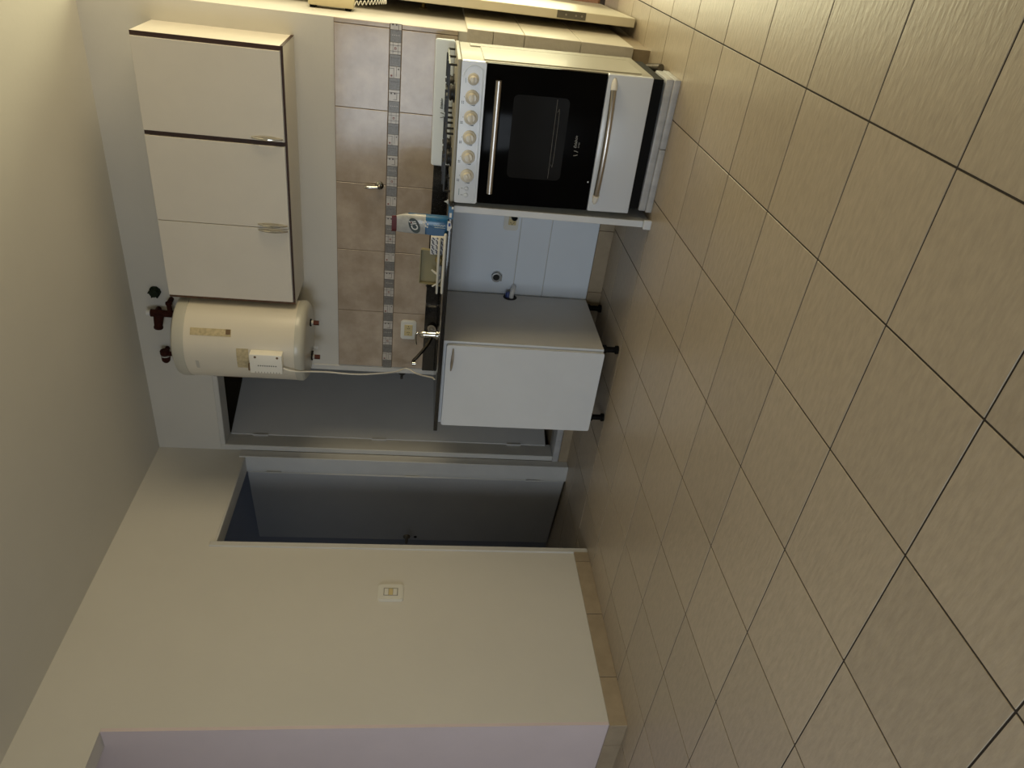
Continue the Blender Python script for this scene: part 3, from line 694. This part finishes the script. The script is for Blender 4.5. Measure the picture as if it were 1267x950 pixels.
# ---- stove
SX0, SX1, FY, SB = -1.098, -.524, 3.090, 3.530
so = Vector((SX0, FY, .058))       # pivot: lower left front corner
stv = thing('gas_stove', 'white gas stove with black glass oven door and six knobs', 'stove', so, None, (0, math.radians(-.9), 0))
stv.location.x += .007
MB().box(SX0 + .015, SX1 - .010, FY + .03, SB - .02, .0585, .112).build('dark_gap_block', 'black', stv)  # solid black block stands in for the dark gap under the body
b = MB(); b.box(SX0, SX1 - .001, FY + .022, SB, .108, .888, .004, 2); b.build('body', 'enamel_lit_side', stv)
b = MB(); b.box(SX1 - .002, SX1 + .003, FY + .045, SB - .10, .150, .800, .0025, 1).box(SX1 - .002, SX1 + .003, SB - .10, SB - .03, .150, .845, .0025, 1); b.build('side_emboss', 'enamel_lit_side', stv)
b = MB(); b.box(SX0 - .002, SX1 + .003, FY - .004, SB, .8895, .905, .005, 3); b.build('cooktop', 'enamel_lit_side', stv)
# back guard
b = MB(); pts = [(SB - .004, .905), (SB + .034, .905), (SB + .034, .985), (SB + .026, .992), (SB + .012, .990), (SB + .006, .975)]
b.prism([(SX0 + .014, y, z) for y, z in pts], (SX1 - SX0 - .014, 0, 0)); bmesh.ops.bevel(b.bm, geom=b.bm.edges[:], offset=.004, segments=2, affect='EDGES')
gd = b.build('back_guard', 'guard_enamel', stv)
text('lettering', 'Eslab\u00f3n', .0155, (-.795, SB - .0005, .953), 'print_dark', gd, shear=.25, bold=.0002, rotx=82)
text('lettering', 'de lujo', .0085, (-.808, SB - .0015, .940), 'print_teal', gd, rotx=82)
def flame(b, cx, cz, y, s):
    for dx in (-.35, .35):
        pts = [Vector((cx + s * (dx + .45 * math.sin(a * 1.6) * (1 if dx > 0 else -1) * .6), y, cz + s * (a - .5) * 1.1)) for a in (0, .2, .4, .6, .8, 1)]
        b.tube(pts, s * .09, 6)
    return b
flame(MB(), -.846, .948, SB - .0015, .017).build('emblem', 'print_dark', gd)
# grates and burners
for x0, x1 in ((SX0 + .030, -.822), (-.800, SX1 - .028)):
    b = MB(); y0, y1, z = FY + .045, SB - .040, .934; r_ = .0030
    for y in (y0, (y0 + y1) / 2, y1): b.box(x0, x1, y - r_, y + r_, z - .003, z + .003)
    for x in (x0, x1): b.box(x - r_, x + r_, y0, y1, z - .003, z + .003)
    for yc in (y0 + (y1 - y0) * .25, y0 + (y1 - y0) * .75):
        xc = (x0 + x1) / 2
        b.box(x0, xc - .028, yc - r_, yc + r_, z - .001, z + .009).box(xc + .028, x1, yc - r_, yc + r_, z - .001, z + .009)
        b.box(xc - r_, xc + r_, yc - .085, yc - .028, z - .001, z + .009).box(xc - r_, xc + r_, yc + .028, yc + .085, z - .001, z + .009)
    for x in (x0, x1):
        for y in (y0, (y0 + y1) / 2, y1): b.tube([(x, y, .9045), (x, y, z)], .0048, 8)
    b.build('grate', 'cast_iron', stv)
    for yc in (y0 + (y1 - y0) * .25, y0 + (y1 - y0) * .75):
        MB().lathe(((x0 + x1) / 2, yc, .9045), (0, 0, 1), ((0, .040), (.006, .040), (.008, .030), (.014, .030), (.015, .034), (.021, .033), (.024, .025)), 22).build('burner', 'cast_iron', stv)
# control panel
b = MB(); PZ0, PZ1, PY = .791, .8885, FY - .006
slab_y(b, rrect((SX0 + SX1) / 2, (PZ0 + PZ1) / 2, SX1 - SX0, PZ1 - PZ0, .008, 4), PY, FY + .022)
cp = b.build('control_panel', 'enamel', stv)
gz = lambda x: 0
MB().tube(spline([(-.580, PY, .880), (-.556, PY, .868), (-.540, PY, .850), (-.538, PY, .832), (-.546, PY, .812), (-.565, PY, .803), (-.70, PY, .801), (-1.00, PY, .801), (-1.070, PY, .802), (-1.086, PY, .810), (-1.089, PY, .828)], 4), .0016, 8).build('embossed_line', 'guard_enamel', cp)
KX = (-.590, -.659, -.738, -.818, -.898, -.978)
for k, x in enumerate(KX):
    s = .80 if k == 0 else 1.0; z = .8395
    kb = MB().lathe((x, PY, z), (0, -1, 0), ((0, .0285 * s), (.003, .0285 * s), (.006, .026 * s), (.0075, .0195 * s), (.0185, .0175 * s), (.020, .0155 * s)), 30).build('knob', 'knob_white', cp)
    MB().box(-.0055 * s, .0055 * s, -.026, -.010, -.0165 * s, .0165 * s, .0025, 2, Matrix.Translation((x, PY, z)) @ Matrix.Rotation(math.radians(90 - 6 * k), 4, 'Y')).build('grip', 'knob_white', kb)
    if k:
        q = MB(); yy = PY - .0008
        q.tube([(x - .0305, yy, z + .002), (x - .0318, yy, z - .006), (x - .0305, yy, z - .013)], .0011, 6, [.0006, .0012, .0016])
        q.box(x - .0335, x - .0325, yy - .0005, yy + .001, z + .004, z + .007)
        for u, v in ((0, 0), (.006, 0), (.0, .006), (.006, .006)):
            q.box(x - .026 + u, x - .0225 + u, yy - .0004, yy + .001, z + .0325 + v, z + .0355 + v)
        q.box(x - .002, x + .002, yy - .0004, yy + .001, z + .0315, z + .033)
        q.build('printed_marks', 'print_dark', cp)
for x in (-1.034, -1.063):
    MB().lathe((x, PY, .838), (0, -1, 0), ((0, .0095), (.003, .0090), (.004, .0075)), 18).build('button', 'enamel', cp)
    MB().box(x - .001, x + .002, PY - .0008, PY + .001, .852, .854).box(x - .001, x + .002, PY - .0008, PY + .001, .857, .8605).build('printed_marks', 'print_dark', cp)
MB().box(-1.064, -1.036, PY - .0008, PY + .001, .8685, .8705).box(-.606, -.588, PY - .0008, PY + .001, .8685, .870).build('printed_marks', 'print_teal', cp)
# oven door
b = MB(); b.box(SX0 + .002, SX1 - .002, FY - .002, FY + .020, .300, .7885, .004, 2)
od = b.build('oven_door', 'black_glass', stv)
b = MB(); slab_y(b, rrect(-.803, .555, .340, .232, .022, 6), FY - .0026, FY + .0); ow = b.build('oven_window', 'oven_window', od)
MB().tube([(-.640, FY - .003, .492), (-.965, FY - .003, .492)], .0009, 6).tube(spline([(-.690, FY - .003, .486), (-.692, FY - .003, .478), (-.90, FY - .003, .478), (-.905, FY - .003, .486)], 3), .0008, 6).build('rack_wire', 'rack_grey', ow)
text('lettering', 'Eslab\u00f3n', .0165, (-.803, FY - .0022, .392), 'print_silver', od, shear=.25)
text('lettering', 'de lujo', .0085, (-.815, FY - .0022, .378), 'print_silver', od)
flame(MB(), -.850, .386, FY - .0022, .016).build('emblem', 'print_silver', od)
hd = MB().tube([(-.580, FY - .042, .741), (-1.036, FY - .042, .741)], .0125, 18).build('handle', 'steel', od)
for x in (-.612, -1.004): MB().tube([(x, FY - .002, .741), (x, FY - .034, .741)], .008, 10).build('standoff', 'black', hd)
MB().cyl((-.968, FY - .004, .314), (-.968, FY - .002, .314), .0035, n=10).build('screw', 'steel', od)
# drawer
b = MB(); b.box(SX0 + .001, SX1 - .001, FY - .004, FY + .022, .110, .2975, .005, 3)
dw = b.build('drawer', 'enamel', stv)
pts = []; rr = []
for k in range(17):
    t_ = k / 16; pts.append((-.578 - .446 * t_, FY - .016 - .026 * math.sin(PI * t_) ** .8, .272)); rr.append(.0125)
hd = MB().tube(pts, .0125, 16, rr).build('handle', 'steel', dw)
for x0, x1 in ((-.538, -.582), (-1.064, -1.020)):
    b = MB(); n = 9; P2 = [(x0 + (x1 - x0) * k / (n - 1), FY - .008 - .014 * (k / (n - 1)) ** 1.2, .272) for k in range(n)]
    b.tube(P2, .014, 16, [.014 * math.sqrt(max(.04, 1 - (1 - k / (n - 1)) ** 2.2)) for k in range(n)]); b.build('end_cap', 'plastic_white', hd)
for x in (SX0 + .06, SX1 - .06):
    for y in (FY + .08, SB - .06): MB().cyl((x, y, .0585 if y < 3.3 else .004), (x, y, .11), .018, n=12).build('foot', 'black', stv)
# gas hose
hs = []; rr = []
for k in range(61):
    t_ = k / 60; a = t_ * PI * .9
    hs.append((-.524 - .03 * t_, 3.335 + .17 * t_, .019 + .012 * t_ * t_)); rr.append(.0140 + .0038 * math.sin(k * 1.05))
MB().tube(hs, .017, 12, rr).build('gas_hose', 'hose_grey', stv, True)

# ---- intercom, cord and brass valve on the bright wall end
ic = thing('intercom_phone', 'cream wall intercom phone on the bright wall end', 'intercom', (XE, 3.89, 1.385))
MB().box(XE + .012, XE + .060, 3.852, 3.936, 1.385, 1.592, .006, 2).build('base', 'plastic_cream', ic)
for z in (1.398, 1.560): MB().box(XE, XE + .014, 3.858, 3.930, z, z + .026, .002, 1).build('foot', 'black', ic)  # black blocks between the wall and the intercom base
MB().box(XE + .064, XE + .098, 3.862, 3.900, 1.395, 1.585, .012, 3).build('handset', 'plastic_cream', ic)
for z in (1.41, 1.55): MB().box(XE + .058, XE + .068, 3.866, 3.896, z, z + .024, .003, 1).build('cradle', 'plastic_cream', ic)
pts = []
for k in range(261):
    t_ = k / 260; a = t_ * 2 * PI * 26
    cx_ = XE + .035 + .022 * math.sin(t_ * PI); cz_ = 1.392 - .155 * math.sin(t_ * PI) ** 1; cy_ = 3.862 + .03 * t_
    pts.append((cx_ + .008 * math.cos(a), cy_ + .008 * math.sin(a), cz_ + .0))
MB().tube(pts, .0016, 5).build('coiled_cord', 'plastic_white', ic)
bv = thing('brass_valve', 'small brass valve spindle on the bright wall end', 'valve', (XE, 4.30, 1.065))
MB().lathe((XE, 4.30, 1.068), (1, 0, 0), ((0, .020), (.004, .020), (.006, .011), (.020, .011)), 12).build('flange', 'brass', bv)
MB().tube([(XE + .018, 4.30, 1.068), (XE + .05, 4.295, 1.068)], .006, 10).build('spindle', 'brass', bv)
MB().box(XE + .045, XE + .060, 4.27, 4.32, 1.062, 1.074, .002, 1).build('key', 'brass', bv)
